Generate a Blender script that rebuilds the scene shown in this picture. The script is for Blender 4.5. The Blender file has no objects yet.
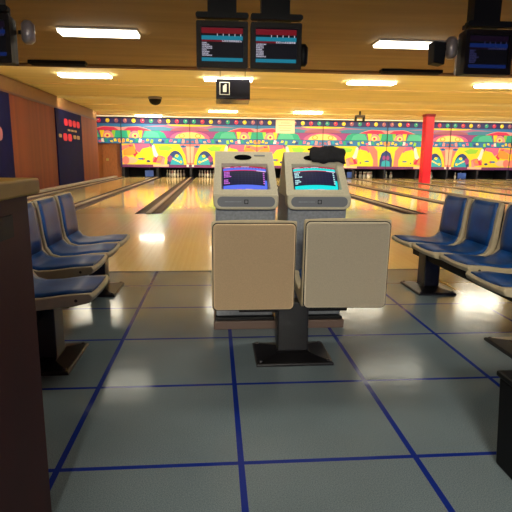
import bpy, bmesh, math, random
from mathutils import Vector, Matrix
random.seed(7)
SC = bpy.context.scene
COL = SC.collection
PI = math.pi

# ---------------------------------------------------------------- camera, world, exposure
CAM_H, YAW, PITCH, ROLL = 1.1, 0.0822, 0.19467, 0.010
fw = Vector((math.sin(YAW)*math.cos(PITCH), math.cos(YAW)*math.cos(PITCH), -math.sin(PITCH)))
rt = Vector((math.cos(YAW), -math.sin(YAW), 0)); up = rt.cross(fw)
r2 = rt*math.cos(ROLL) + up*math.sin(ROLL); u2 = up*math.cos(ROLL) - rt*math.sin(ROLL)
cd = bpy.data.cameras.new('camera'); cam = bpy.data.objects.new('camera', cd); COL.objects.link(cam)
M = Matrix((r2, u2, -fw)).transposed().to_4x4(); M.translation = Vector((0, 0, CAM_H)); cam.matrix_world = M
cd.sensor_width = 36; cd.sensor_height = 36; cd.lens = 36*500/512; cd.clip_start = .02
SC.camera = cam
w = bpy.data.worlds.new('world'); SC.world = w; w.use_nodes = True
w.node_tree.nodes['Background'].inputs[0].default_value = (.08, .11, .34, 1)
w.node_tree.nodes['Background'].inputs[1].default_value = .5
SC.view_settings.view_transform = 'Standard'; SC.view_settings.look = 'None'
SC.view_settings.gamma = 1; SC.view_settings.use_curve_mapping = False
SC.view_settings.exposure = 1.25
COVE_FILL = 34.0            # added fill tubes behind the ceiling baffles
LAMP = 16.0            # strength of every ceiling lamp's diffuser

# ---------------------------------------------------------------- materials
def lin(c):
    c /= 255
    return c/12.92 if c <= .04045 else ((c+.055)/1.055)**2.4
def rgb(t): return (lin(t[0]), lin(t[1]), lin(t[2]), 1)
MATS = {}
def mat(name, c, rough=.6, metal=0, noise=0, scale=8, emit=0, bump=0, coat=0, spec=.5, stretch=None):
    if name in MATS: return MATS[name]
    m = bpy.data.materials.new(name); m.use_nodes = True; nt = m.node_tree
    b = nt.nodes['Principled BSDF']
    b.inputs['Base Color'].default_value = rgb(c); b.inputs['Roughness'].default_value = rough
    b.inputs['Metallic'].default_value = metal; b.inputs['Coat Weight'].default_value = coat
    b.inputs['Specular IOR Level'].default_value = spec
    if noise or bump:
        tc = nt.nodes.new('ShaderNodeTexCoord'); n = nt.nodes.new('ShaderNodeTexNoise')
        n.inputs['Scale'].default_value = scale; n.inputs['Detail'].default_value = 5
        mp = nt.nodes.new('ShaderNodeMapping'); nt.links.new(tc.outputs['Object'], mp.inputs[0]); nt.links.new(mp.outputs[0], n.inputs['Vector'])
        if stretch: mp.inputs['Scale'].default_value = stretch
        if noise:
            mx = nt.nodes.new('ShaderNodeMix'); mx.data_type = 'RGBA'
            mx.inputs[6].default_value = rgb([max(0, v*(1-noise)) for v in c]); mx.inputs[7].default_value = rgb([min(255, v*(1+noise)) for v in c])
            rp = nt.nodes.new('ShaderNodeMapRange'); rp.inputs[1].default_value = .3; rp.inputs[2].default_value = .7
            nt.links.new(n.outputs[0], rp.inputs[0]); nt.links.new(rp.outputs[0], mx.inputs[0]); nt.links.new(mx.outputs[2], b.inputs['Base Color'])
        if bump:
            bp = nt.nodes.new('ShaderNodeBump'); bp.inputs['Strength'].default_value = bump; bp.inputs['Distance'].default_value = .01
            nt.links.new(n.outputs[0], bp.inputs['Height']); nt.links.new(bp.outputs[0], b.inputs['Normal'])
    if emit:
        b.inputs['Emission Color'].default_value = rgb(c); b.inputs['Emission Strength'].default_value = emit
    MATS[name] = m; return m

def floor_material():
    m = bpy.data.materials.new('speckled floor tile with blue lines'); m.use_nodes = True; nt = m.node_tree; L = nt.links.new
    b = nt.nodes['Principled BSDF']; tc = nt.nodes.new('ShaderNodeTexCoord'); sp = nt.nodes.new('ShaderNodeSeparateXYZ')
    L(tc.outputs['Object'], sp.inputs[0])
    def mth(op, a, c=None, d=None):
        n = nt.nodes.new('ShaderNodeMath'); n.operation = op
        for i, v in enumerate((a, c, d)):
            if v is None: continue
            if isinstance(v, (int, float)): n.inputs[i].default_value = v
            else: L(v, n.inputs[i])
        return n.outputs[0]
    def line(axis, off, per, wd):
        t = mth('SUBTRACT', sp.outputs[axis], off); t = mth('DIVIDE', t, per); t = mth('ADD', t, .5); t = mth('FLOORED_MODULO', t, 1.0)
        t = mth('ABSOLUTE', mth('SUBTRACT', t, .5)); return mth('LESS_THAN', mth('MULTIPLY', t, per), wd/2)
    g = mth('MAXIMUM', line(0, .089, .656, .023), line(1, 1.65, .652, .021))
    n = nt.nodes.new('ShaderNodeTexNoise'); n.inputs['Scale'].default_value = 260; n.inputs['Detail'].default_value = 4; L(tc.outputs['Object'], n.inputs[0])
    n2 = nt.nodes.new('ShaderNodeTexNoise'); n2.inputs['Scale'].default_value = 1.7; n2.inputs['Detail'].default_value = 5; L(tc.outputs['Object'], n2.inputs[0])
    cr = nt.nodes.new('ShaderNodeValToRGB'); L(n.outputs[0], cr.inputs[0])
    cr.color_ramp.elements[0].position = .3; cr.color_ramp.elements[0].color = rgb((100, 116, 128))
    cr.color_ramp.elements[1].position = .7; cr.color_ramp.elements[1].color = rgb((140, 154, 162))
    mx0 = nt.nodes.new('ShaderNodeMix'); mx0.data_type = 'RGBA'; mx0.blend_type = 'MULTIPLY'; mx0.inputs[0].default_value = .45
    cr2 = nt.nodes.new('ShaderNodeValToRGB'); L(n2.outputs[0], cr2.inputs[0]); cr2.color_ramp.elements[0].position = .3; cr2.color_ramp.elements[1].position = .7
    cr2.color_ramp.elements[0].color = (.6, .6, .6, 1); cr2.color_ramp.elements[1].color = (1, 1, 1, 1)
    L(cr.outputs[0], mx0.inputs[6]); L(cr2.outputs[0], mx0.inputs[7])
    mx = nt.nodes.new('ShaderNodeMix'); mx.data_type = 'RGBA'; L(g, mx.inputs[0]); L(mx0.outputs[2], mx.inputs[6]); mx.inputs[7].default_value = rgb((24, 46, 140))
    L(mx.outputs[2], b.inputs['Base Color'])
    b.inputs['Roughness'].default_value = .13; b.inputs['Specular IOR Level'].default_value = .25
    n3 = nt.nodes.new('ShaderNodeTexNoise'); n3.inputs['Scale'].default_value = 9; n3.inputs['Detail'].default_value = 6; L(tc.outputs['Object'], n3.inputs[0])
    bp = nt.nodes.new('ShaderNodeBump'); bp.inputs['Strength'].default_value = .25; bp.inputs['Distance'].default_value = .004
    L(n3.outputs[0], bp.inputs['Height']); L(bp.outputs[0], b.inputs['Normal'])
    return m

def wood_boards(name, c1, c2, axis, bw, rough, coat=0.0, jitter=.5):
    """boards bw wide, counted along the axis (0 x, 1 y); grain runs the other way"""
    m = bpy.data.materials.new(name); m.use_nodes = True; nt = m.node_tree; L = nt.links.new; b = nt.nodes['Principled BSDF']
    tc = nt.nodes.new('ShaderNodeTexCoord'); sp = nt.nodes.new('ShaderNodeSeparateXYZ'); L(tc.outputs['Object'], sp.inputs[0])
    d = nt.nodes.new('ShaderNodeMath'); d.operation = 'DIVIDE'; L(sp.outputs[axis], d.inputs[0]); d.inputs[1].default_value = bw
    f = nt.nodes.new('ShaderNodeMath'); f.operation = 'FLOOR'; L(d.outputs[0], f.inputs[0])
    wn = nt.nodes.new('ShaderNodeTexWhiteNoise'); wn.noise_dimensions = '1D'; L(f.outputs[0], wn.inputs['W'])
    mp = nt.nodes.new('ShaderNodeMapping'); L(tc.outputs['Object'], mp.inputs[0])
    s = [3.0, 3.0, 3.0]; s[axis] = 60
    if axis != 2 and name.startswith('wall'): s[2] = 1.5
    mp.inputs['Scale'].default_value = s
    n = nt.nodes.new('ShaderNodeTexNoise'); n.inputs['Scale'].default_value = 1; n.inputs['Detail'].default_value = 4; L(mp.outputs[0], n.inputs[0])
    mx = nt.nodes.new('ShaderNodeMix'); mx.data_type = 'RGBA'; mx.inputs[6].default_value = rgb(c1); mx.inputs[7].default_value = rgb(c2)
    a = nt.nodes.new('ShaderNodeMix'); a.inputs[0].default_value = jitter; L(n.outputs[0], a.inputs[2]); L(wn.outputs[0], a.inputs[3])
    L(a.outputs[0], mx.inputs[0]); L(mx.outputs[2], b.inputs['Base Color'])
    b.inputs['Roughness'].default_value = rough; b.inputs['Coat Weight'].default_value = coat; b.inputs['Coat Roughness'].default_value = .06
    MATS[name] = m; return m

# ---------------------------------------------------------------- mesh helpers
class MB:
    def __init__(s): s.bm = bmesh.new(); s.m = []
    def mi(s, m):
        if m not in s.m: s.m.append(m)
        return s.m.index(m)
    def face(s, pts, m, smooth=False):
        try: f = s.bm.faces.new([s.bm.verts.new(p) for p in pts])
        except ValueError: return
        f.material_index = s.mi(m); f.smooth = smooth
    def box(s, lo, hi, m):
        x0, y0, z0 = lo; x1, y1, z1 = hi
        v = [s.bm.verts.new(p) for p in ((x0,y0,z0),(x1,y0,z0),(x1,y1,z0),(x0,y1,z0),(x0,y0,z1),(x1,y0,z1),(x1,y1,z1),(x0,y1,z1))]
        for q in ((0,3,2,1),(4,5,6,7),(0,1,5,4),(1,2,6,5),(2,3,7,6),(3,0,4,7)):
            f = s.bm.faces.new([v[i] for i in q]); f.material_index = s.mi(m)
        return s
    def prism(s, poly, axis, a, b, m, smooth=False):
        """poly in the plane of the other two axes, pushed from a to b along axis"""
        def P(p, t):
            return {0: (t, p[0], p[1]), 1: (p[0], t, p[1]), 2: (p[0], p[1], t)}[axis]
        A = [s.bm.verts.new(P(p, a)) for p in poly]; B = [s.bm.verts.new(P(p, b)) for p in poly]
        n = len(poly); fs = [s.bm.faces.new(A[::-1]), s.bm.faces.new(B)]
        for i in range(n):
            f = s.bm.faces.new((A[i], A[(i+1) % n], B[(i+1) % n], B[i])); f.smooth = smooth; fs.append(f)
        for f in fs: f.material_index = s.mi(m)
        return s
    def loft(s, rings, m, smooth=False, cap=True):
        R = [[s.bm.verts.new(p) for p in r] for r in rings]; n = len(R[0])
        for a, b in zip(R, R[1:]):
            for i in range(n):
                f = s.bm.faces.new((a[i], a[(i+1) % n], b[(i+1) % n], b[i])); f.material_index = s.mi(m); f.smooth = smooth
        if cap:
            for r in (R[0][::-1], R[-1]):
                f = s.bm.faces.new(r); f.material_index = s.mi(m)
        return s
    def lathe(s, prof, c, m, n=16, smooth=True):
        rings = [[(c[0]+r*math.cos(2*PI*i/n), c[1]+r*math.sin(2*PI*i/n), c[2]+z) for i in range(n)] for r, z in prof]
        return s.loft(rings, m, smooth)
    def tube(s, a, b, r, m, n=10):
        a, b = Vector(a), Vector(b); d = (b-a).normalized(); u = d.orthogonal().normalized(); v = d.cross(u)
        return s.loft([[tuple(p + u*r*math.cos(2*PI*i/n) + v*r*math.sin(2*PI*i/n)) for i in range(n)] for p in (a, b)], m, True)
    def build(s, name, parent=None, bevel=0, seg=2, loc=None, auto=True):
        bmesh.ops.recalc_face_normals(s.bm, faces=s.bm.faces)
        me = bpy.data.meshes.new(name); s.bm.to_mesh(me); s.bm.free()
        for m in s.m: me.materials.append(m)
        o = bpy.data.objects.new(name, me); COL.objects.link(o)
        if parent: o.parent = parent
        if loc: o.location = loc
        if bevel:
            md = o.modifiers.new('bevel', 'BEVEL'); md.width = bevel; md.segments = seg; md.limit_method = 'ANGLE'; md.angle_limit = math.radians(35); md.harden_normals = False
        return o
def rrect(w, h, r, n=4, cx=0, cy=0):
    out = []
    for (sx, sy, a0) in ((1,1,0), (-1,1,90), (-1,-1,180), (1,-1,270)):
        for k in range(n+1):
            a = math.radians(a0+90*k/n); out.append((cx+sx*(w/2-r)+r*math.cos(a), cy+sy*(h/2-r)+r*math.sin(a)))
    return out
def tag(o, label=None, cat=None, group=None, kind=None):
    if label: o['label'] = label
    if cat: o['category'] = cat
    if group: o['group'] = group
    if kind: o['kind'] = kind
    return o
def thing(name, label, cat, loc=(0,0,0), rz=0, group=None):
    o = bpy.data.objects.new(name, None); COL.objects.link(o); o.location = loc; o.rotation_euler = (0,0,rz); o.empty_display_size = .1
    return tag(o, label, cat, group)
def struct(o): o['kind'] = 'structure'; return o
def kids(o): return [c for c in COL.objects if c.parent == o]
def dup(o, loc, rz=None, label=None, group=None, parent=None):
    c = o.copy(); COL.objects.link(c)
    if parent: c.parent = parent
    else:
        c.location = loc
        if rz is not None: c.rotation_euler = (0,0,rz)
        if label: c['label'] = label
        if group: c['group'] = group
    for k in kids(o): dup(k, None, parent=c)
    return c

# ---------------------------------------------------------------- the room
YF, YFOUL, YM = 4.81, 9.83, 27.5
XL, XR = -5.4, 19.0
ceil_near = mat('shaded tan ceiling panels', (140, 112, 72), .75, noise=.06, scale=1.2, stretch=(.4, 3, 1))  # tan darkened against the far section, edge shade put into the colour
ceil_far = mat('cream ceiling panels', (230, 210, 142), .7, noise=.05, scale=1.0, stretch=(.3, 3, 1))
ceil_edge = mat('ceiling edge board', (120, 84, 52), .6)
struct(MB().box((XL-1.4, -9, -.12), (XR, YF, 0), floor_material()).build('floor'))
maple = wood_boards('maple approach boards', (230, 202, 140), (246, 226, 170), 0, .027, .2, .4, .35)
lane_m = wood_boards('maple lane boards', (234, 204, 132), (248, 224, 160), 0, .027, .12, .35, .35)
struct(MB().box((XL-1.4, YF, -.12), (XR, YFOUL, -.0), maple).build('floor_approach'))
o = MB().box((XL-1.4, YFOUL, -.3), (XR, 29.2, -.12), mat('dark lane bed', (40, 34, 34), .7)).build('floor_lane_bed'); struct(o)
struct(MB().box((XL-.2, YF-.012, .0005), (XR, YF+.012, .004), mat('dark joint strip', (86, 78, 66), .5)).build('trim_1'))
struct(MB().box((XL-1.4, -9, 3.1), (XR, 12.1, 3.2), ceil_near).build('ceiling'))
o = MB().box((XL-1.4, 12.1, 3.13), (XR, 29.2, 3.2), ceil_far)
for y in (15.4, 21.2, 25.6):
    o.box((XL-1.4, y, 3.115), (XR, y+.10, 3.13), mat('pale ceiling batten', (236, 204, 140), .6))
struct(o.build('ceiling_far'))
struct(MB().box((XL-.0, 12.02, 3.06), (XR, 12.14, 3.1), ceil_edge).build('trim_2'))

# left wall: wood panelling with navy panels, tan strip above, ends before the masking units
wallwood = wood_boards('wall wood panelling', (88, 30, 8), (124, 50, 14), 1, .16, .65, 0, .55)
wl = MB().box((XL-.2, -9, -.12), (XL, 24.2, 2.7), wallwood)
wl.box((XL-.2, -9, 2.7), (XL, 24.2, 3.1), mat('tan painted wall', (118, 84, 46), .7, noise=.04))
wl.box((XL, 6, 2.68), (XL+.03, 24.2, 2.74), mat('dark wall moulding', (74, 34, 22), .5))
struct(wl.build('wall_left'))
w2 = MB().box((XL-1.4, 24.2, -.12), (XL-1.2, 29.2, 3.1), wallwood); w2.box((XL-1.4, 24.0, -.12), (XL-.2, 24.2, 3.1), wallwood)
struct(w2.build('wall_left_recess'))
struct(MB().box((XL-1.4, 29.0, -.3), (XR, 29.2, 3.2), mat('dark pit back wall', (16, 16, 24), .8)).build('wall_back'))
# wood wall and door beside the first masking unit
bw = wood_boards('wall brown wood door', (128, 72, 34), (160, 96, 48), 0, .3, .45, 0, .4)
struct(MB().box((XL-1.2, 27.62, -.12), (-4.99, 27.72, 3.1), bw).build('wall_back_left'))
dr = struct(MB().box((-5.95, 27.575, 0), (-5.2, 27.62, 1.74), mat('brown door', (150, 90, 46), .45, noise=.1, scale=5, stretch=(6,1,1))).build('door_1', bevel=.008))
MB().box((-5.75, 27.55, .85), (-5.62, 27.575, .98), mat('brass plate', (170, 160, 90), .35, .6)).build('door_handle', dr, bevel=.006)
struct(MB().box((XL, YF, 0), (XL+.22, 27.4, .07), mat('grey wall ledge', (176, 164, 150), .4, noise=.06)).build('baseboard_left', bevel=.01))

# ---------------------------------------------------------------- lanes and gutters
SETS = [-4.87+1.785*k for k in range(14)]
gut = mat('dark grey gutter', (62, 46, 50), .5, noise=.12, scale=3, spec=.25)
capm = mat('grey division cap', (160, 142, 126), .5)
def gutter_poly(x0, x1, n=6):
    top = []; r = (x1-x0)/2; cx = (x0+x1)/2
    top = [(cx-r*math.cos(PI*i/n), -.002-.075*math.sin(PI*i/n)) for i in range(n+1)]
    return [(x0, -.12)] + top + [(x1, -.12)]
for i, x in enumerate(SETS[:-1]):
    o = MB().box((x+.265, YFOUL, -.119), (SETS[i+1]-.265, 28.75, 0), lane_m)
    dk = mat('dark lane arrows', (80, 50, 30), .3); c = (x+SETS[i+1])/2
    for k in range(-3, 4):
        yy = YFOUL+4.4-abs(k)*.28; o.face([(c+k*.13-.014, yy-.15, .001), (c+k*.13+.014, yy-.15, .001), (c+k*.13, yy, .001)], dk)
    struct(o.build('floor_lane'))
for i, x in enumerate(SETS[:-1]):
    g = MB()
    for a, b in ((x-.262, x-.045), (x+.045, x+.262)):
        pts = gutter_poly(a, b)
        # split into convex strips so the hollow is a real hollow
        top = pts[1:-1]
        for p, q in zip(top, top[1:]): g.prism([(p[0], -.118), (q[0], -.118), q, p], 1, YFOUL, 28.7, gut)
    g.box((x-.045, YFOUL, -.118), (x+.045, 27.5, .025), capm)
    struct(g.build('trim_gutter'))
    struct(MB().box((x-.06, 27.52, -.118), (x+.06, 28.95, .56), mat('dark lane divider', (24, 24, 34), .6)).build('wall_divider'))

# ---------------------------------------------------------------- murals
PAL = dict(navy=(38, 36, 110), red=(226, 40, 90), yellow=(250, 222, 36), mauve=(170, 96, 120), teal=(24, 168, 140), aqua=(70, 190, 160), pale=(250, 226, 130),
           pink=(240, 100, 150), rose=(236, 150, 150), purple=(150, 62, 140), blue=(40, 120, 190), dblue=(30, 60, 130), green=(150, 214, 60), orange=(248, 160, 60),
           salmon=(244, 128, 122), white=(250, 240, 230), cyan=(30, 170, 200), steel=(60, 130, 170), lav=(170, 110, 160), dpur=(110, 44, 110), peach=(250, 190, 160), black=(16, 12, 26))
def pm(k): return mat('mural paint '+k, PAL[k], .5)
def ell(cx, cz, rx, rz, a0=0, a1=360, n=18):
    full = a1-a0 >= 360
    return [(cx+rx*math.cos(math.radians(a0+(a1-a0)*i/n)), cz+rz*math.sin(math.radians(a0+(a1-a0)*i/n))) for i in range(n if full else n+1)]
W = 3.57
def upper_art():
    """shapes in (u, v), u 0 at the blob seam to 1 at the dome seam, v 0 bottom to 1 top"""
    A = [('blue', [(0,0),(1,0),(1,.22),(0,.22)]), ('steel', [(0,.5),(1,.5),(1,.76),(0,.76)]), ('purple', [(0,.22),(1,.22),(1,.52),(0,.52)]),
         ('lav', [(0,.6),(.3,.66),(.7,.74),(1,.74),(1,.5),(0,.5)]), ('blue', [(0,.76),(.75,.76),(.35,.70),(0,.66)]),
         ('rose', [(0,.62),(.06,.64),(.25,.66),(.42,.56),(.5,.5),(0,.5)]), ('red', [(.04,.52),(.1,.62),(.24,.64),(.38,.55),(.42,.5),(.04,.5)]),
         ('steel', [(.28,.66),(.62,.66),(.82,.56),(.9,.5),(.45,.5)]),
         ('yellow', [(.66,.745),(1,.76),(1,.68),(.74,.70)]), ('mauve', [(.72,.56),(.82,.63),(1,.67),(1,.5),(.72,.5)]),
         ('teal', [(0,.22),(.14,.22),(.12,.42),(.09,.5),(0,.5)]), ('green', [(.10,.22),(.16,.22),(.13,.5),(.08,.5)]),
         ('rose', ell(.2,.22,.09,.27,0,180)), ('pale', ell(.2,.3,.045,.1)), ('red', ell(.2,.3,.02,.05)),
         ('yellow', [(.24,.5),(.31,.5),(.29,.22),(.27,.22)]),
         ('teal', [(.30,.22),(.66,.22),(.62,.42),(.55,.5),(.34,.5)]), ('aqua', [(.31,.24),(.56,.24),(.53,.42),(.47,.48),(.36,.49)]),
         ('pink', ell(1,.22,.29,.28,90,180)+[(1,.22)]), ('pale', ell(1,.22,.22,.24,90,180)+[(1,.22)]), ('orange', ell(.88,.32,.045,.09)), ('pale', ell(.88,.32,.03,.06)),
         ('navy', [(0,.76),(1,.76),(1,1),(0,1)]), ('black', [(0,.215),(1,.215),(1,.225),(0,.225)]), ('black', [(0,.5),(1,.5),(1,.507),(0,.507)])]
    conf = [(.03,'orange'),(.09,'yellow'),(.14,'yellow'),(.22,'teal'),(.27,'white'),(.31,'pink'),(.38,'yellow'),(.44,'green'),(.5,'blue'),(.56,'pale'),(.60,'dblue'),(.66,'teal'),(.72,'pink'),(.78,'peach'),(.84,'cyan'),(.9,'rose'),(.96,'mauve')]
    for i, (u, c) in enumerate(conf): A.append((c, rrpoly(u, .11+.03*math.sin(i*2.3), .024, .06+.02*math.cos(i*1.7), i)))
    cs = ['mauve','yellow','red','teal']*2
    for i in range(8):
        u = (i+.5)/8; A.append((cs[i], ell(u, .88, .030, .083, n=14))); A.append(('white' if i % 3 else 'pale', ell(u+.007, .905, .007, .02, n=8)))
    return A
def rrpoly(cx, cz, a, b, i): return [(cx-a, cz-b), (cx+a*.7, cz-b*(.8+.2*(i%2))), (cx+a, cz+b*.7), (cx-a*.5, cz+b)]
def lower_art(variant=0):
    A = [('yellow', [(0,0),(1,0),(1,1),(0,1)]), ('yellow', [(0,.15),(.4,.15),(.36,.6),(.22,.85),(.0,.6)]),
         ('salmon', [(0,.92),(.16,1),(.2,.7),(.3,.45),(.26,.3),(.14,.55),(.06,.8),(0,.7)]), ('pink', [(.18,1),(.42,1),(.4,.86),(.3,.8),(.25,.62),(.2,.72)]),
         ('red', [(.1,.95),(.17,.9),(.24,.5),(.34,.36),(.3,.3),(.18,.45)]), ('peach', ell(.12,.3,.1,.14)), ('yellow', ell(.32,.42,.13,.22,20,200)), ('salmon', ell(.05,.3,.05,.18)),
         ('blue', ell(.27,.36,.045,.04)), ('dblue', ell(.38,.26,.03,.05)), ('yellow', [(.12,.12),(.3,.12),(.4,.2),(.22,.24)]),
         ('purple', [(.40,1),(.50,1),(.46,.8),(.42,.84)]), ('teal', [(.43,1),(.48,1),(.52,.6),(.49,.56)]),
         ('yellow', [(.46,1),(1,1),(1,.8),(.7,.86),(.6,.3),(.5,.5)]), ('green', [(.52,.9),(.66,.95),(.78,.8),(.68,.66),(.56,.7)]), ('yellow', [(.53,.74),(.68,.7),(.64,.5),(.55,.48)]),
         ('salmon', ell(.54,.34,.1,.17)), ('orange', ell(.52,.38,.05,.09)), ('red', [(.44,.22),(.5,.5),(.53,.5),(.49,.2)]), ('rose', [(.56,.16),(.6,.42),(.68,.2),(.66,.12),(.56,.12)]),
         ('white', [(.435,.9),(.455,.96),(.475,.94),(.50,.7),(.53,.52),(.50,.42),(.46,.5),(.445,.72)]),
         ('salmon', [(.84,1),(1,1),(1,.12),(.92,.12),(.93,.5),(.88,.8)]), ('peach', [(.94,.9),(1,.9),(1,.2),(.96,.2)]),
         ('yellow', ell(.78,.12,.165,.70,0,180)), ('dblue', ell(.78,.12,.125,.60,0,180)), ('purple', ell(.70,.38,.04,.14)), ('cyan', [(.70,.12),(.72,.3),(.78,.55),(.84,.55),(.89,.36),(.905,.12)]),
         ('pale', [(.73,.36),(.84,.22),(.83,.28),(.74,.42)]), ('yellow', ell(.80,.5,.025,.06)), ('yellow', ell(.86,.24,.02,.06)), ('blue', ell(.90,.90,.045,.055)), ('dblue', ell(.90,.92,.02,.03)),
         ('orange', [(.1,.86),(.18,.9),(.2,.6),(.12,.5),(.02,.5),(.02,.7)]), ('dpur', [(0,0),(1,0),(1,.12),(0,.12)]), ('peach', [(.45,.03),(.68,.03),(.68,.13),(.45,.13)]), ('white', [(.945,.03),(.975,.03),(.975,.13),(.945,.13)])]
    if variant:   # the other sort: a narrow blue arch and yellow fields at the blob seam
        A += [('yellow', [(0,.12),(.0,1),(.2,1),(.36,.4),(.42,.12)]), ('dblue', [(.0,.12),(0,.84),(.07,.7),(.1,.4),(.1,.12)]), ('cyan', [(0,.12),(0,.4),(.06,.34),(.07,.12)]), ('purple', ell(.03,.5,.025,.1)),
              ('salmon', [(.12,.12),(.14,.8),(.2,1),(.32,1),(.24,.66),(.2,.4),(.2,.12)]), ('yellow', ell(.3,.32,.09,.2)), ('blue', ell(.3,.34,.04,.035))]
    return A
def mural(name, x0, x1, seam0, mirror, z0, z1, art, y, label, cat):
    """x0..x1 cut from the unit that starts at seam0"""
    o = MB(); o.box((x0, y, z0), (x1, y+.05, z1), pm('navy'))
    for k, (c, poly) in enumerate(art):
        pts = [(seam0 + (1-u if mirror else u)*W, z0+v*(z1-z0)) for u, v in poly]
        cl = clipx(clipz(pts, z0, z1), x0+.008, x1-.008)
        if len(cl) > 2: o.face([(p[0], y-.0008*(k+1), p[1]) for p in cl], pm(c))
    for e in (x0, x1-.014): o.box((e, y-.0008*len(art)-.004, z0), (e+.014, y, z1), pm('black'))
    return tag(o.build(name), label, cat, None)
def clip(pts, ins, cut):
    out = []
    for a, b in zip(pts, pts[1:]+pts[:1]):
        if ins(a): out.append(a)
        if ins(a) != ins(b): out.append(cut(a, b))
    return out
def clipx(p, a, b):
    for v, s in ((a, 1), (b, -1)):
        if not p: return p
        p = clip(p, lambda q: s*(q[0]-v) >= 0, lambda q, r: (v, q[1]+(r[1]-q[1])*(v-q[0])/(r[0]-q[0])))
    return p
def clipz(p, a, b): return [(q[0], min(max(q[1], a), b)) for q in p]
UP = upper_art()
where = ['leftmost, beside the brown door', 'just left of the score consoles', 'rising behind the left score console', 'rising behind the right score console', 'ending left of the red pillar', 'crossed by the red pillar', 'last at the right edge']
whereU = ['above the leftmost orange picture board', 'second full one from the left', 'above the left score console', 'partly covered by the cream card sign', 'with the dark square fixture before it', 'crossed by the red pillar', 'last at the right edge']
mural('ball_header', -6.15, -4.89, -4.89-W, True, 1.76, 3.08, UP, 27.42, 'short cut-off painted header board with balls, above the brown door', 'mural')
for i in range(7):
    s = -4.89+i*W; mir = i % 2 == 1
    mural('ball_header', s, s+W, s, mir, 1.76, 3.08, UP, 27.42, 'painted header board with coloured balls, %s' % whereU[i], 'mural')
for i in range(7):
    s = -4.89+i*W; mir = i % 2 == 1
    mural('picture_board', s if i else -4.99, s+W, s, mir, .53, 1.75, lower_art(1 if i in (3, 4) else 0), 27.46, 'yellow and orange picture board over the pins, %s' % where[i], 'mural')

# ---------------------------------------------------------------- pins
pinm = mat('white pin plastic', (238, 232, 220), .3); pinr = mat('red pin stripe', (190, 30, 40), .3)
pp = [(.020, 0), (.026, .01), (.048, .06), (.060, .115), (.052, .17), (.032, .22), (.0235, .255), (.025, .29), (.032, .33), (.028, .36), (.015, .378)]
pb = MB().lathe(pp, (0,0,0), pinm, 12); pb.lathe([(.0262, .245), (.0262, .257)], (0,0,0), pinr, 12); pb.lathe([(.0268, .268), (.0275, .279)], (0,0,0), pinr, 12)
pin0 = pb.build('bowling_pin'); first = True
def rack(ci, rows, label, group, only=None):
    global first
    cx = (SETS[ci]+SETS[ci+1])/2; k = 0
    for r in range(rows):
        for j in range(r+1):
            k += 1
            if only and k not in only: continue
            loc = (cx+(j-r/2)*.3048, 27.75+r*.264, 0)
            if first: pin0.location = loc; p = pin0; first = False
            else: p = pin0.copy(); COL.objects.link(p); p.location = loc
            tag(p, label, 'bowling pin', group)
rack(1, 4, 'white bowling pin in the rack left of the narrow grey gutter that ends furthest left', 'pins racked left of the first whole gutter')
rack(2, 4, 'white bowling pin in the rack just left of the left score console', 'pins racked beside the left console')
rack(7, 4, 'white bowling pin in the rack at the end of the lane left of the pillar', 'pins racked right of the right console', )
rack(8, 4, 'white bowling pin standing just left of the red pillar', 'pins left of the red pillar', (7, 8, 4))
rack(9, 4, 'white bowling pin standing just right of the red pillar', 'pins right of the red pillar', (3, 6, 10, 9))
rack(10, 4, 'white bowling pin leaning near the right picture edge', 'pins at far right', (3, 6, 2))
blue = mat('blue sweep board', (50, 84, 170), .5)
for ci, xo, sz, lab in ((0, .45, .46, 'blue pinsetter sweep board on the leftmost lane under the mural'), (6, .28, .34, 'blue pinsetter board on the lane beside the right score console, left one'), (6, .72, .3, 'blue pinsetter board on the lane beside the right score console, right one'),
                        (9, -.42, .3, 'blue pinsetter board low behind the red pillar'), (10, .05, .5, 'blue pinsetter board on the lane at the right edge of the photo')):
    cx = (SETS[ci]+SETS[ci+1])/2
    if ci == 6: cx -= 0
    t = thing('sweep_board', lab, 'pinsetter board', (cx+xo, 27.62, 0))
    MB().box((-sz/2, 0, .03), (sz/2, .05, .36), blue).build('board', t, bevel=.02)
    MB().box((-.02, .02, .36), (.02, .05, .6), mat('dark steel', (34, 34, 42), .4, .5)).build('arm', t)

# ---------------------------------------------------------------- red pillar
redp = mat('bright red paint', (226, 22, 48), .4)
t = thing('pillar', 'square bright red pillar standing between the lanes', 'pillar', (9.87, 23.2, 0))
MB().box((-.2, -.2, -.1), (.2, .2, 3.05), redp).build('shaft', t, bevel=.015)
MB().box((-.225, -.225, 3.02), (.225, .225, 3.13), mat('dark red cap', (150, 16, 36), .4)).build('capital', t, bevel=.01)

# navy panels with red lettering-like marks on the left wall
navy = mat('navy wall panel', (14, 16, 58), .8, spec=.1, noise=.08, scale=3); neon = mat('hot pink paint', (200, 10, 54), .7)
gold = mat('ochre paint', (150, 120, 60), .5)
def wall_panel(y0, y1, label, marks):
    o = MB().box((XL, y0, .08), (XL+.04, y1, 2.68), navy)
    for (a, b, z0, z1, m) in marks: 
        n = max(1, int(round((b-a)/.5)))
        for k in range(n):
            p = a+(b-a)*k/n; q = a+(b-a)*(k+.82)/n
            o.prism([(c, d) for c, d in rrect(q-p, z1-z0, min(q-p, z1-z0)*.46, 3, (p+q)/2, (z0+z1)/2)], 0, XL+.04, XL+.047, m)
    tag(o.build('wall_banner'), label, 'wall panel')
wall_panel(18.0, 21.3, 'navy blue wall panel with two rows of pink marks between wood panelling', [(18.9, 21.1, 2.16, 2.4, neon), (18.2, 18.6, 1.72, 1.84, gold), (18.7, 19.9, 1.62, 1.88, neon), (20.0, 21.0, 1.72, 1.86, gold), (19.3, 20.6, 1.98, 2.05, gold)])
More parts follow.
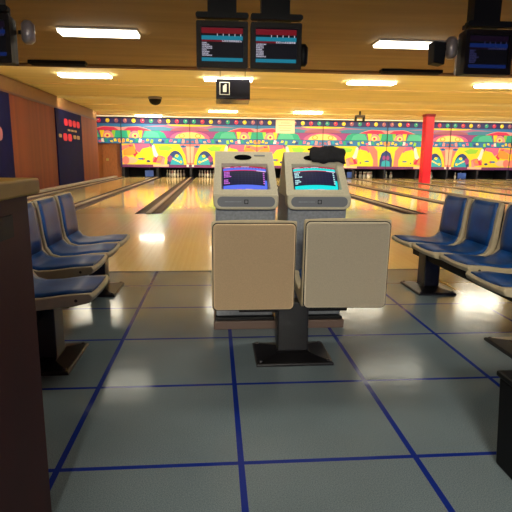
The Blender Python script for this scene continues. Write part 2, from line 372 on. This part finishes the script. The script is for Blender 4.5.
wall_panel(10.6, 14.1, 'dark navy wall panel nearest the left picture edge above the counter', [(12.9, 13.5, 1.95, 2.5, mat('blue paint', (40, 60, 170), .5)), (13.0, 13.6, 1.45, 1.8, mat('dull rose paint', (150, 80, 90), .5))])

# ---------------------------------------------------------------- ceiling lamps
def lamp_mat(k):
    n = 'lit diffuser %g' % k
    if n in MATS: return MATS[n]
    m = mat(n, (255, 240, 206), .5); b = m.node_tree.nodes['Principled BSDF']
    b.inputs['Emission Color'].default_value = (1, .94, .76, 1); b.inputs['Emission Strength'].default_value = LAMP*k; return m
whm = mat('white lamp housing', (230, 226, 214), .5)
def lamp(x, y, label, ln=1.26, wd=.42, zc=3.13, k=1.0):
    t = thing('ceiling_light', label, 'ceiling light', (x, y, zc))
    MB().box((-ln/2, -wd/2-.012, -.03), (ln/2, wd/2+.012, 0), whm).build('housing', t)
    MB().prism([(-wd/2, -.03), (wd/2, -.03), (wd/2-.03, -.075), (-wd/2+.03, -.075)], 0, -ln/2+.01, ln/2-.01, lamp_mat(k)).build('diffuser', t)
    return t
lamp(-1.86, 8.85, 'lit fluorescent ceiling light at upper left, nearest row', zc=3.1, wd=.38, k=.17)
lamp(3.43, 9.05, 'lit fluorescent ceiling light at upper right, nearest row', zc=3.1, wd=.38, k=.17)
lamp(-3.26, 13.6, 'lit fluorescent ceiling light just behind the left black ceiling slot', k=.55)
lamp(.36, 13.7, 'lit fluorescent ceiling light partly hidden by the hanging black box', k=.55)
lamp(4.19, 13.75, 'lit fluorescent ceiling light in the second row, left of the red pillar top', k=.55)
lamp(7.8, 13.8, 'lit fluorescent ceiling light at the right picture edge, second row')
lamp(.36, 23.0, 'small far ceiling light below the hanging black box', k=.55)
lamp(4.15, 22.9, 'small far ceiling light above the paper sign')
lamp(-3.3, 26.2, 'far ceiling light close above the left mural header')
lamp(.45, 3.5, 'added ceiling light straight above the score consoles', zc=3.1, k=.4)  # out of view, added to brighten the seating area
lamp(-.75, -4.6, 'added fill light over the far left of the tiled floor, behind the camera', zc=3.1, k=8)  # unseen lamp added to light the chair backs and console fronts
lamp(-.6, -7.4, 'added fill light furthest behind the camera, over the counter end', zc=3.1, k=16)  # second unseen lamp, added for stronger frontal fill
strip_m = mat('lit white strip', (255, 240, 196), .5, emit=.7)
cove_m = mat('added cove tube', (255, 246, 218), .5, emit=COVE_FILL)
t = thing('mural_strip_light', 'thin pale strip light running along the ceiling above the murals', 'strip light', (6, 26.75, 3.13))
MB().box((-12.2, -.03, -.035), (12.6, .06, 0), whm).build('housing', t)
MB().box((-12.18, -.02, -.05), (12.58, .05, -.035), strip_m).build('tube', t)
for y, z, nm in ((12.14, 3.13, 'nearest the camera'), (18.4, 3.13, 'over the middle of the lanes'), (23.6, 3.13, 'closest to the murals')):
    t = thing('added_baffle_light', 'long added ceiling baffle board hiding a fill tube, '+nm, 'strip light', (6.8, y, z))  # boards and tubes added to brighten lanes, far ceiling and murals
    MB().box((-12.2, 0, -.085), (12.2, .02, 0), ceil_far if y > 13 else ceil_edge).build('baffle', t)
    MB().prism([(.02, 0), (.07, 0), (.05, -.04), (.02, -.05)], 0, -12.1, 12.1, cove_m).build('tube', t)
blk = mat('black plastic', (8, 8, 11), .5, spec=.25); blkd = mat('matt black steel', (8, 8, 11), .6, spec=.25); 
for x0, x1, lab in ((-3.98, -2.78, 'long black ceiling slot vent on the left, before the ceiling edge'), (3.78, 5.2, 'long black ceiling slot vent on the right, before the ceiling edge')):
    t = thing('ceiling_vent', lab, 'vent', ((x0+x1)/2, 11.75, 3.1)); h = (x1-x0)/2
    MB().box((-h, -.12, -.07), (h, .12, 0), blkd).build('frame', t, bevel=.01)
    for k in range(3): MB().box((-h+.03, -.08+k*.07, -.085), (h-.03, -.06+k*.07, -.07), blk).build('slat', t)
# dome and small box under the ceiling
t = thing('security_dome', 'small black half-dome camera under the ceiling above the left lanes', 'dome camera', (-2.07, 18.4, 3.13))
MB().lathe([(.24, 0), (.24, -.07), (.22, -.08)], (0,0,0), mat('grey ring', (130, 120, 104), .4), 24).build('ring', t)
MB().lathe([(.22, -.08), (.205, -.15), (.16, -.22), (.09, -.26), (.02, -.275)], (0,0,0), blk, 24).build('dome', t)
t = thing('wire_basket_lamp', 'small dark square fixture hanging just above the murals left of the red pillar', 'hanging fixture', (6.35, 22.3, 3.13))
MB().box((-.03, -.03, -.2), (.03, .03, 0), blkd).build('stem', t)
o = MB().box((-.2, -.16, -.26), (.2, .16, -.17), mat('bronze shade', (70, 54, 36), .4)); o.build('shade', t, bevel=.02)
o = MB()
for a in (-.19, .17): o.box((a, -.16, -.42), (a+.02, .16, -.26), blkd)
o.box((-.19, -.16, -.44), (.19, .16, -.42), blkd); o.build('guard', t)
# paper sign
t = tag(MB().box((3.24, 27.33, 2.38), (4.26, 27.345, 3.09), mat('cream card', (244, 232, 196), .7)).build('paper_sign'), 'cream rectangular card sign hung over the mural header above the consoles', 'sign')
o = MB(); ink = mat('faint brown ink', (190, 170, 130), .8)
for k, ww in enumerate((.5, .74, .7, .6)): o.box((3.75-ww/2, 27.326, 2.9-.13*k), (3.75+ww/2, 27.33, 2.93-.13*k), ink)
o.build('faint_lines', t)
# hanging black box with the white square mark
t = thing('hanging_box', 'black box hanging under the ceiling with a white square mark on its front', 'hanging box', (.435, 12.55, 0))
MB().prism([(-.25, 2.44), (.3, 2.38), (.3, 2.93), (-.25, 2.9)], 0, -.4, .4, mat('glossy black case', (22, 22, 30), .25)).build('case', t, bevel=.012)
o = MB(); wp = mat('white print', (226, 222, 206), .5)
def fr(o, x, z, w_, h_, th, m, y): 
    o.box((x-w_/2, y-.004, z-h_/2), (x+w_/2, y, z-h_/2+th), m); o.box((x-w_/2, y-.004, z+h_/2-th), (x+w_/2, y, z+h_/2), m)
    o.box((x-w_/2, y-.004, z-h_/2), (x-w_/2+th, y, z+h_/2), m); o.box((x+w_/2-th, y-.004, z-h_/2), (x+w_/2, y, z+h_/2), m)
fr(o, -.2, 2.68, .24, .29, .018, wp, -.251)
o.prism([(-.24, 2.60), (-.155, 2.60), (-.155, 2.775), (-.2, 2.775), (-.2, 2.755), (-.24, 2.74)], 1, -.257, -.251, wp); o.build('square_mark', t)
MB().box((.08, -.262, 2.43), (.36, -.245, 2.445), mat('brown tape', (130, 70, 50), .5)).build('brown_strip', t)
for xx in (-.3, .3): MB().tube((xx, .1, 2.9), (xx, .1, 3.13), .006, blkd).build('hanging_wire', t)

# ---------------------------------------------------------------- hanging monitors
def scr(name, c, e):
    m = mat(name, c, .5, emit=e, spec=.1); m.node_tree.nodes['Principled BSDF'].inputs['Base Color'].default_value = (.01, .01, .015, 1); return m
teal_s = scr('screen cyan', (30, 150, 180), .24); red_s = scr('screen red', (150, 14, 34), .2); dk_s = scr('screen dark', (10, 10, 34), .06); wh_s = scr('screen white', (220, 215, 235), .3)
SCREENS = (teal_s, red_s, dk_s, wh_s)
frame_m = mat('brown black monitor case', (20, 13, 13), .5, spec=.2)
def glyph_line(o, x, z, n, cw, h, y, m, rnd):
    """a short line of unreadable small block letters"""
    for k in range(n):
        a = x+k*cw; q = rnd.random()
        o.box((a, y-.002, z), (a+cw*.28, y, z+h), m)
        if q > .25: o.box((a, y-.002, z+h*.72), (a+cw*.78, y, z+h), m)
        if q < .7: o.box((a+cw*.5, y-.002, z), (a+cw*.78, y, z+h*(.6 if q < .4 else 1)), m)
        if q > .5: o.box((a, y-.002, z), (a+cw*.78, y, z+h*.25), m)
def monitor(label, x, dim, seed):
    """hanging tube monitor, front at y=0, bottom at z=0, .61 wide"""
    rnd = random.Random(seed)
    if dim: teal_s, red_s, dk_s, wh_s = scr('dim screen blue', (24, 60, 150), .1), scr('dim screen dark red', (50, 14, 60), .05), scr('dim screen dark', (6, 6, 22), .03), scr('dim screen grey', (90, 90, 160), .1)
    else: teal_s, red_s, dk_s, wh_s = SCREENS
    t = thing('overhead_monitor', label, 'monitor', (x, 6.2, 2.125))
    o = MB(); y0 = 0
    w_, h_ = .30, .52
    # front ring
    out = rrect(.6, h_, .02, 3, 0, h_/2); inn = rrect(.50, .385, .02, 3, 0, .265)
    n = len(out); R = [[(p[0], y, p[1]) for p in q] for y, q in ((.1, out), (0, out), (0, inn), (.03, inn))]
    o.loft(R, frame_m, cap=False)
    o.loft([[(p[0], .1, p[1]) for p in out], [(p[0]*.98, .22, .26+(p[1]-.26)*.97) for p in out], [(p[0]*.72, .44, .24+(p[1]-.26)*.7) for p in out]], frame_m, cap=True)
    o.build('case', t)
    s = MB(); s.box((-.25, .02, .072), (.25, .035, .458), dk_s)
    s.box((-.24, .016, .385), (.24, .02, .445), red_s); s.box((-.24, .016, .315), (.24, .02, .36), teal_s); s.box((-.24, .016, .078), (.24, .02, .118), teal_s); s.box((-.24, .016, .295), (.02, .02, .312), red_s)
    for k in range(5): s.box((-.06+k*.068, .014, .358), (-.052+k*.068, .016, .382), wh_s)
    glyph_line(s, .0, .294, 9, .026, .018, .016, wh_s, rnd)
    for k in range(8): glyph_line(s, -.235, .272-k*.0195, rnd.choice((4, 5, 6, 6, 8)), .015, .013, .016, wh_s, rnd)
    s.build('screen', t)
    MB().box((-.12, -.003, .022), (.06, 0, .032), blk).build('name_strip', t)
    MB().prism(rrect(.61, .062, .028, 4, 0, .575), 1, -.03, .06, blkd).build('mount_rail', t)
    MB().box((-.2, .10, .58), (.2, .34, .63), blkd).box((-.17, .12, .63), (.17, .30, .98), blkd).build('hanger', t)
    return t
monitor('left of the two centre hanging monitors, slim dark gap to its twin', .092, 0, 1)
monitor('right of the two centre hanging monitors, small black speaker on its side', .725, 0, 2)
monitor('hanging monitor at the left picture edge, mostly cut off', -2.59, 1, 3)
monitor('dim hanging monitor at the upper right corner', 3.33, 1, 4)
# side speakers
def speaker(name, x, y, z, rx, label, m, bx):
    t = thing(name, label, 'speaker', (x, y, z))
    MB().lathe([(rx*.5, -.13), (rx, -.09), (rx*1.05, 0), (rx, .09), (rx*.5, .13)], (0,0,0), m, 14).build('body', t)
    MB().box((min(0, bx), -.015, -.02), (max(0, bx), .015, .02), blkd).build('bracket', t)
sp_g = mat('grey speaker shell', (150, 140, 140), .3, .3)
speaker('round_speaker', 1.085, 6.42, 2.33, .055, 'small black round speaker on the right side of the centre monitors', blk, -.065)
speaker('round_speaker', -2.19, 6.5, 2.52, .075, 'grey round speaker at the upper left beside the cut-off monitor', sp_g, -.11)
speaker('round_speaker', 2.94, 6.4, 2.46, .075, 'grey round speaker beside the dim monitor at upper right', sp_g, .088)
t = thing('box_speaker', 'black box speaker left of the upper right monitor', 'speaker', (2.74, 6.35, 2.24))
MB().prism([(-.07, .02), (.07, 0), (.08, .26), (-.08, .27)], 1, -.09, .09, blkd).build('case', t, bevel=.01)
MB().box((.06, .0, .18), (.118, .03, .21), blkd).build('bracket', t)

# ---------------------------------------------------------------- score consoles
case = mat('warm grey console plastic', (196, 188, 164), .5, noise=.03, scale=90); body_m = mat('grey console cabinet', (134, 138, 146), .5, noise=.08, scale=70)
plin = mat('brown kick plinth', (92, 72, 64), .5); dkg = mat('dark grey tray', (112, 116, 124), .55)
FB, FT = Vector((0, 0, .872)), Vector((0, .25, 1.135))     # foot and top of the sloping face, y from the console's front
def console(x, label, tint, hue, seed):
    t = thing('score_console', label, 'score console', (x, 3.08, 0)); rnd = random.Random(seed)
    hw = .202
    MB().box((-hw, .02, 0), (hw, .6, .055), plin).box((-hw+.01, .035, .055), (hw-.01, .6, .075), blk).build('plinth', t, bevel=.004)
    b = MB().prism([(.07, .075), (.55, .075), (.55, .9), (.06, .9), (.02, .80)], 0, -hw+.015, hw-.015, body_m).build('cabinet', t, bevel=.012)
    s = MB()
    for k in range(7): s.box((-.16, .045, .60-.018*k), (.16, .075, .606-.018*k), mat('groove grey', (70, 74, 82), .6))
    s.build('vent_slots', t)
    for xx in (-.13, .0, .13): MB().tube((xx, .024, .765), (xx, .06, .765), .005, blk, 8).build('screw', t)
    # head
    n = (FT-FB).cross(Vector((1,0,0))).normalized()
    if n.y > 0: n = -n
    up_ = (FT-FB).normalized(); Lh = (FT-FB).length
    def P(u, v, d=0): return tuple(FB + Vector((1,0,0))*u + up_*v + n*d)
    # sloping face as a frame round the screen opening, then the shell behind it
    tw, bw_ = .187, .200
    out = [(-bw_, 0), (bw_, 0), (tw, Lh), (-tw, Lh)]; inn = [(-.150, .046), (.155, .046), (.148, .262), (-.148, .262)]
    inn2 = [(-.142, .052), (.146, .052), (.140, .252), (-.140, .252)]
    h = MB(); h.loft([[P(u, v, 0) for u, v in q] for q in (out,)] + [[P(u, v, 0) for u, v in inn], [P(u, v, -.03) for u, v in inn2]], case, cap=False)
    back = [(-bw_+.01, .50, .86), (bw_-.01, .50, .86), (tw-.012, .42, 1.10), (-tw+.012, .42, 1.10)]
    h.loft([[P(u, v, 0) for u, v in out], [(-bw_, .03, .86)] + [(bw_, .03, .86)] + [(tw, .275, 1.137), (-tw, .275, 1.137)], back], case, cap=False); h.face(back, case)
    h.build('head', t)
    # rounded tray under the face
    trp = [(-bw_, .097)] + [(-bw_, .05)] + [(-bw_+.045*(1-math.cos(a)), .05-.045*math.sin(a)) for a in [PI/2*k/6 for k in range(1, 7)]]
    trp = trp + [(-p[0], p[1]) for p in trp[::-1]]
    zt = .780
    tr = MB().prism([(p[0], zt+p[1]) for p in trp], 1, -.035, .08, case).build('tray', t, bevel=.01)
    q = MB().prism(rrect(.352, .062, .030, 6, 0, zt+.055), 1, -.040, -.034, dkg).build('tray_inset', tr)
    q = MB(); fr(q, .0, zt+.055, .024, .026, .004, blk, -.0405); q.build('emblem', tr)
    MB().box((-.13, -.0425, zt+.052), (-.03, -.040, zt+.057), body_m).build('groove', tr)
    # curved tube
    g = MB(); N = 10; scr_d = scr('console screen navy', (26, 26, 62), .3)
    def SP(a, b, e=0):     # a,b in 0..1 on the tube face, bulging
        u = -.142+.286*a; v = .052+.200*b; bul = .016*(1-(2*a-1)**2)+.010*(1-(2*b-1)**2)
        return P(u, v, -.030+bul+e)
    def patch(a0, a1, b0, b1, m, e):
        k = max(1, int((a1-a0)*N)); kb = max(1, int((b1-b0)*N))
        for i in range(k):
            for j in range(kb):
                aa = [a0+(a1-a0)*(i+d)/k for d in (0, 1)]; bb = [b0+(b1-b0)*(j+d)/kb for d in (0, 1)]
                g.face([SP(aa[0], bb[0], e), SP(aa[1], bb[0], e), SP(aa[1], bb[1], e), SP(aa[0], bb[1], e)], m, True)
    mt = scr('console screen '+tint, hue[0], .5); tx = scr('console text '+tint, hue[1], .5); rd = scr('console red', (190, 24, 60), .7); pk = scr('console pink', (240, 190, 220), .5); wt = scr('console white', (236, 240, 250), .5)
    patch(0, 1, 0, 1, scr_d, 0)
    patch(.02, .98, .02, .19, mt, .0012); patch(.02, .98, .80, .92, mt, .0012); patch(.02, .98, .93, .975, rd, .0012); patch(.03, .75, .77, .80, rd, .0014); patch(.76, .97, .765, .80, pk, .0014)
    patch(.93, .985, .1, .4, mt, .0012)
    for a, b_, m in ((.03, .15, pk), (.16, .27, rd if tint == 'violet' else scr('console yellow', (230, 220, 110), .9)), (.3, .42, tx), (.5, .66, pk)): patch(a, b_, .0, .035, m, .0016)
    for k in range(10): patch(.25+.07*k, .265+.07*k, .88, .925, scr_d, .0018)
    patch(.05, .18, .945, .965, wt, .0016); patch(.26, .36, .945, .965, pk, .0016); patch(.42, .6, .945, .965, wt, .0016)
    for k in range(8):
        if k == 4: continue
        n_ = rnd.choice((2, 3, 3, 4)) if k != 3 else 5; b0 = .70-.064*k
        for c in range(n_): patch(.035+.033*c, .06+.033*c, b0, b0+.042, tx, .0016)
    for k in range(6): patch(.90, .935, .68-.085*k, .72-.085*k, tx, .0016)
    grid = scr('console grid', (66, 66, 110), .35)
    for k in range(9): patch(.2+.075*k, .203+.075*k, .22, .75, grid, .0010)
    for k in range(6): patch(.18, .88, .26+.085*k, .264+.085*k, grid, .0010)
    g.build('screen', t)
    # oval scoop and slot at the head's top
    ov = MB(); e = [(.056*math.cos(2*PI*i/24)-.008, .312+.022*math.sin(2*PI*i/24)) for i in range(24)]
    ov.loft([[P(u, v, .0005) for u, v in e], [P(u, v, .004) for u, v in e]], mat('black hollow', (5, 5, 8), .9, spec=.05)); ov.build('oval_scoop', t)
    sl = MB(); e = [(.065, .325), (.135, .325), (.135, .334), (.065, .334)]
    sl.loft([[P(u, v, .0005) for u, v in e], [P(u, v, .003) for u, v in e]], dkg); sl.build('slot', t)
    return t
console(.188, 'grey score console on the left with a violet and dark screen', 'violet', ((84, 108, 226), (206, 110, 220)), 11)
console(.640, 'grey score console on the right with a cyan screen and black cloth on top', 'cyan', ((10, 216, 214), (190, 240, 246)), 12)
# black cloth lying on the right console
cl = bmesh.new(); bmesh.ops.create_grid(cl, x_segments=22, y_segments=10, size=.5)
rn = random.Random(5)
for v in cl.verts:
    a, b = v.co.x, v.co.y
    edge = max(abs(a), abs(b))*2
    x = .735+a*(.235-.03*abs(b))+.006*math.sin(b*9+1); y = 3.318+b*.125+.006*math.sin(a*9)
    z = 1.150-max(0, 3.333-y)*1.052-max(0, y-3.35)*.12+.017*max(0, 1-edge**3)+.006*(1-edge)*math.sin(a*13+b*5)+.005*(1+math.sin(a*21-b*16))/2
    v.co = (x, y, z)
me = bpy.data.meshes.new('black_cloth'); cl.to_mesh(me); cl.free()
for p in me.polygons: p.use_smooth = True
o = bpy.data.objects.new('black_cloth', me); COL.objects.link(o); me.materials.append(mat('black knit cloth', (14, 14, 22), .9, noise=.3, scale=60))
md = o.modifiers.new('s', 'SOLIDIFY'); md.thickness = .008; md.offset = 1
tag(o, 'crumpled black cloth lying on top of the right score console', 'cloth')

# ---------------------------------------------------------------- chairs
shell_m = mat('off-white moulded shell', (186, 170, 140), .45, noise=.04, scale=20); pad_m = mat('blue chair pad', (12, 68, 132), .4, noise=.18, scale=6)
def chair(label, group=None, back_mat=None, loc=(0,0,0), rz=0):
    """faces +x, seat top .44, back top .80, .42 wide"""
    t = thing('moulded_chair', label, 'chair', loc, rz, group); hw = .21
    inner = [(.236, .435), (.12, .428), (0, .412), (-.09, .408), (-.145, .425), (-.178, .47), (-.192, .56), (-.202, .66), (-.215, .75), (-.228, .79)]
    outer = [(.250, .415), (.238, .388), (.15, .368), (0, .352), (-.12, .338), (-.195, .338), (-.224, .36), (-.232, .5), (-.240, .65), (-.252, .78), (-.245, .797)]
    # one profile slice per width station, dished in the middle
    N = 8; rings = []
    for k in range(N+1):
        s = -1+2*k/N; y = hw*s; d = (1-s*s)
        ring = []
        for i, (x, z) in enumerate(inner):
            if i <= 4: z2 = z-.012*d; x2 = x+.012*d*(1 if i == 0 else 0)
            else: z2 = z+.006*d*(i == len(inner)-1); x2 = x-.008*d
            ring.append((x2, y, z2))
        for i, (x, z) in enumerate(outer[::-1]):
            ring.append((x+(.012*d if i >= len(outer)-2 else 0), y, z+(.008*d if i < 2 else -.012*d*(3 <= i <= 8))))
        rings.append(ring)
    MB().loft(rings, shell_m).build('shell', t, bevel=.012, seg=3)
    def pad(name, idx, pw, off, m):
        p = MB(); top = []
        path = [Vector((inner[i][0], 0, inner[i][1])) for i in idx]; K = 8
        R = []
        for j, c in enumerate(path):
            a = path[max(0, j-1)]; b = path[min(len(path)-1, j+1)]; tn = (b-a).normalized(); nn = Vector((-tn.z, 0, tn.x))
            if nn.z < 0 and abs(nn.z) > .5 or nn.x < 0 and abs(nn.x) > .9: nn = -nn
            end = .55 if j in (0, len(path)-1) else 1
            row = []
            for k in range(K+1):
                s = -1+2*k/K; q = c+nn*(off*end*(1-.5*s**6)) + nn*(-.010*(1-s*s)); row.append((q.x, pw*s*(.90 if end < 1 else 1), q.z))
            row += [(c.x-nn.x*.012, pw*.98, c.z-nn.z*.012), (c.x-nn.x*.012, -pw*.98, c.z-nn.z*.012)]
            R.append(row)
        p.loft(R, m, True); p.build(name, t)
    pad('seat_pad', [0, 1, 2, 3, 4, 5], .178, .016, pad_m)
    pad('back_pad', [5, 6, 7, 8, 9], .178, .016, pad_m)
    bk = MB(); 
    q = rrect(.402, .438, .022, 5, 0, .565); sl = -.058
    def bx(z, d): return -.236-(z-.36)*.042-d
    def ring(pts, d): return [(bx(z, d), y, z) for y, z in pts]
    bk.loft([ring(rrect(.411, .447, .025, 5, 0, .565), -.004), ring(rrect(.411, .447, .025, 5, 0, .565), .003)], blk); rim = bk.build('back_seam', t)
    bk = MB(); bk.loft([ring(q, 0), ring(q, .008), ring(rrect(.391, .427, .018, 5, 0, .565), .0115)], back_mat or shell_m, False)
    bk.face(ring(rrect(.391, .427, .018, 5, 0, .565), .0115), back_mat or shell_m)
    b = bk.build('back_board', t)
    MB().box((-.12, -.09, .325), (.10, .09, .36), blkd).build('bracket', t, bevel=.006)
    for s in (-1, 1): MB().tube((.17, s*.205, .40), (.17, s*.2145, .40), .008, mat('dark screw', (60, 54, 48), .4), 10).build('screw', t)
    return t
ped_m = mat('glossy black pedestal', (12, 10, 14), .35, noise=.1, scale=30)
def pedestal(parent, x, y, rz=0, top=.325, cw=.17, cdp=.10):
    """a tapered base plate with column, base .42 (x) by .32 (y)"""
    o = MB(); m = ped_m
    def R(wx, wy, z): return [tuple(Matrix.Rotation(rz, 3, 'Z') @ Vector((a*wx/2, b*wy/2, 0)) + Vector((x, y, z))) for a, b in ((-1,-1),(1,-1),(1,1),(-1,1))]
    o.loft([R(.42, .32, 0), R(.42, .32, .014), R(.405, .305, .02), R(.20, .13, .038), R(cw, cdp, .045)], m)
    b = o.build('base_plate', parent, bevel=.003)
    for a in (-1, 1):
        for c in (-1, 1):
            o = MB(); p = Matrix.Rotation(rz, 3, 'Z') @ Vector((a*.185, c*.135, 0)); o.lathe([(.011, .018), (.011, .026), (.005, .03)], (x+p.x, y+p.y, 0), mat('bolt steel', (90, 88, 92), .3, .8), 8); o.build('bolt', b)
    o = MB(); o.loft([R(cw, cdp, .045), R(cw, cdp, top)], m); o.build('column', parent, bevel=.006)
    return b
# centre pair facing the consoles
tanb = mat('tan back board', (214, 184, 146), .55, noise=.03, scale=200); greyb = mat('grey cream back board', (208, 194, 170), .55, noise=.03, scale=200)
chair('tan-backed chair, left of the pair facing the score consoles', None, tanb, (.190, 2.66, 0), PI/2)
chair('greyish cream-backed chair, right of the pair facing the score consoles', None, greyb, (.664, 2.665, 0), PI/2-.03).scale = (1, 1.04, 1.01)
t = thing('seat_pedestal', 'black steel pedestal with square base plate carrying the two centre chairs', 'chair pedestal', (.424, 2.655, 0))
pedestal(t, 0, 0)
MB().box((-.30, -.045, .27), (.30, .045, .324), blkd).build('cross_beam', t, bevel=.006)
# side rows
LY = [4.19, 3.73, 3.27, 2.64]; lw = ['farthest from the camera, at the floor edge', 'second from the floor edge', 'third from the floor edge, behind the nearest one', 'nearest, beside the dark counter']
for y, s, ex in zip(LY, lw, (0, .0, .0, .14)): chair('blue-padded chair in the left row, '+s, 'chairs in the left row', None, (-.995+ex, y, 0), 0)
RY = [4.11, 3.67, 3.22, 2.66]; rw = ['farthest from the camera, at the floor edge', 'second from the floor edge', 'third from the floor edge', 'nearest, cut off by the right picture edge']
for y, s, ex in zip(RY, rw, (0, .015, .04, -.05)): chair('blue-padded chair in the right row, '+s, 'chairs in the right row', None, (1.82+ex, y, 0), PI)
for nm, x, ys, lab in (('l', -.96, (4.12, 2.66), 'black pedestal frame carrying the left row of blue chairs'), ('r', 1.82, (4.05, 2.62), 'black pedestal frame carrying the right row of blue chairs')):
    t = thing('seat_pedestal', lab, 'chair pedestal', (x, 3.4, 0))
    for y in ys: pedestal(t, .05 if nm == 'l' and y < 3 else 0, y-3.4, PI/2, cw=.15, cdp=.13)
    MB().box((-.05, 2.5-3.4, .262), (.05, 4.3-3.4, .324), blkd).build('long_beam', t, bevel=.006)

# ---------------------------------------------------------------- counter at the left
cw_ = mat('dark red brown laminate', (74, 20, 16), .6, noise=.1, scale=6, stretch=(1, 1, .3)); ctop = mat('yellow wood edge', (170, 128, 40), .4, noise=.12, scale=12, stretch=(1, .2, 1))
t = thing('service_counter', 'dark red-brown counter with a yellow wood top at the left picture edge', 'counter', (-.505, 0, 0))
MB().box((-.8, -.6, 0), (0, 1.40, .998), cw_).build('body', t, bevel=.004)
MB().box((-.82, -.62, .998), (.028, 1.42, 1.04), ctop).build('worktop', t, bevel=.006)
MB().box((-.0, .55, .90), (.004, 1.28, .955), mat('dark slot', (30, 14, 16), .6)).build('recess_strip', t)
t = thing('waste_bin', 'low black box-shaped bin on the floor at the lower right picture edge', 'bin', (1.19, 1.45, 0))
MB().loft([[(a*.165, b*.14, 0) for a, b in ((-1,-1),(1,-1),(1,1),(-1,1))], [(a*.18, b*.15, .34) for a, b in ((-1,-1),(1,-1),(1,1),(-1,1))]], blkd).build('body', t, bevel=.01)
MB().box((-.188, -.158, .34), (.188, .158, .36), blk).build('lid', t, bevel=.006)
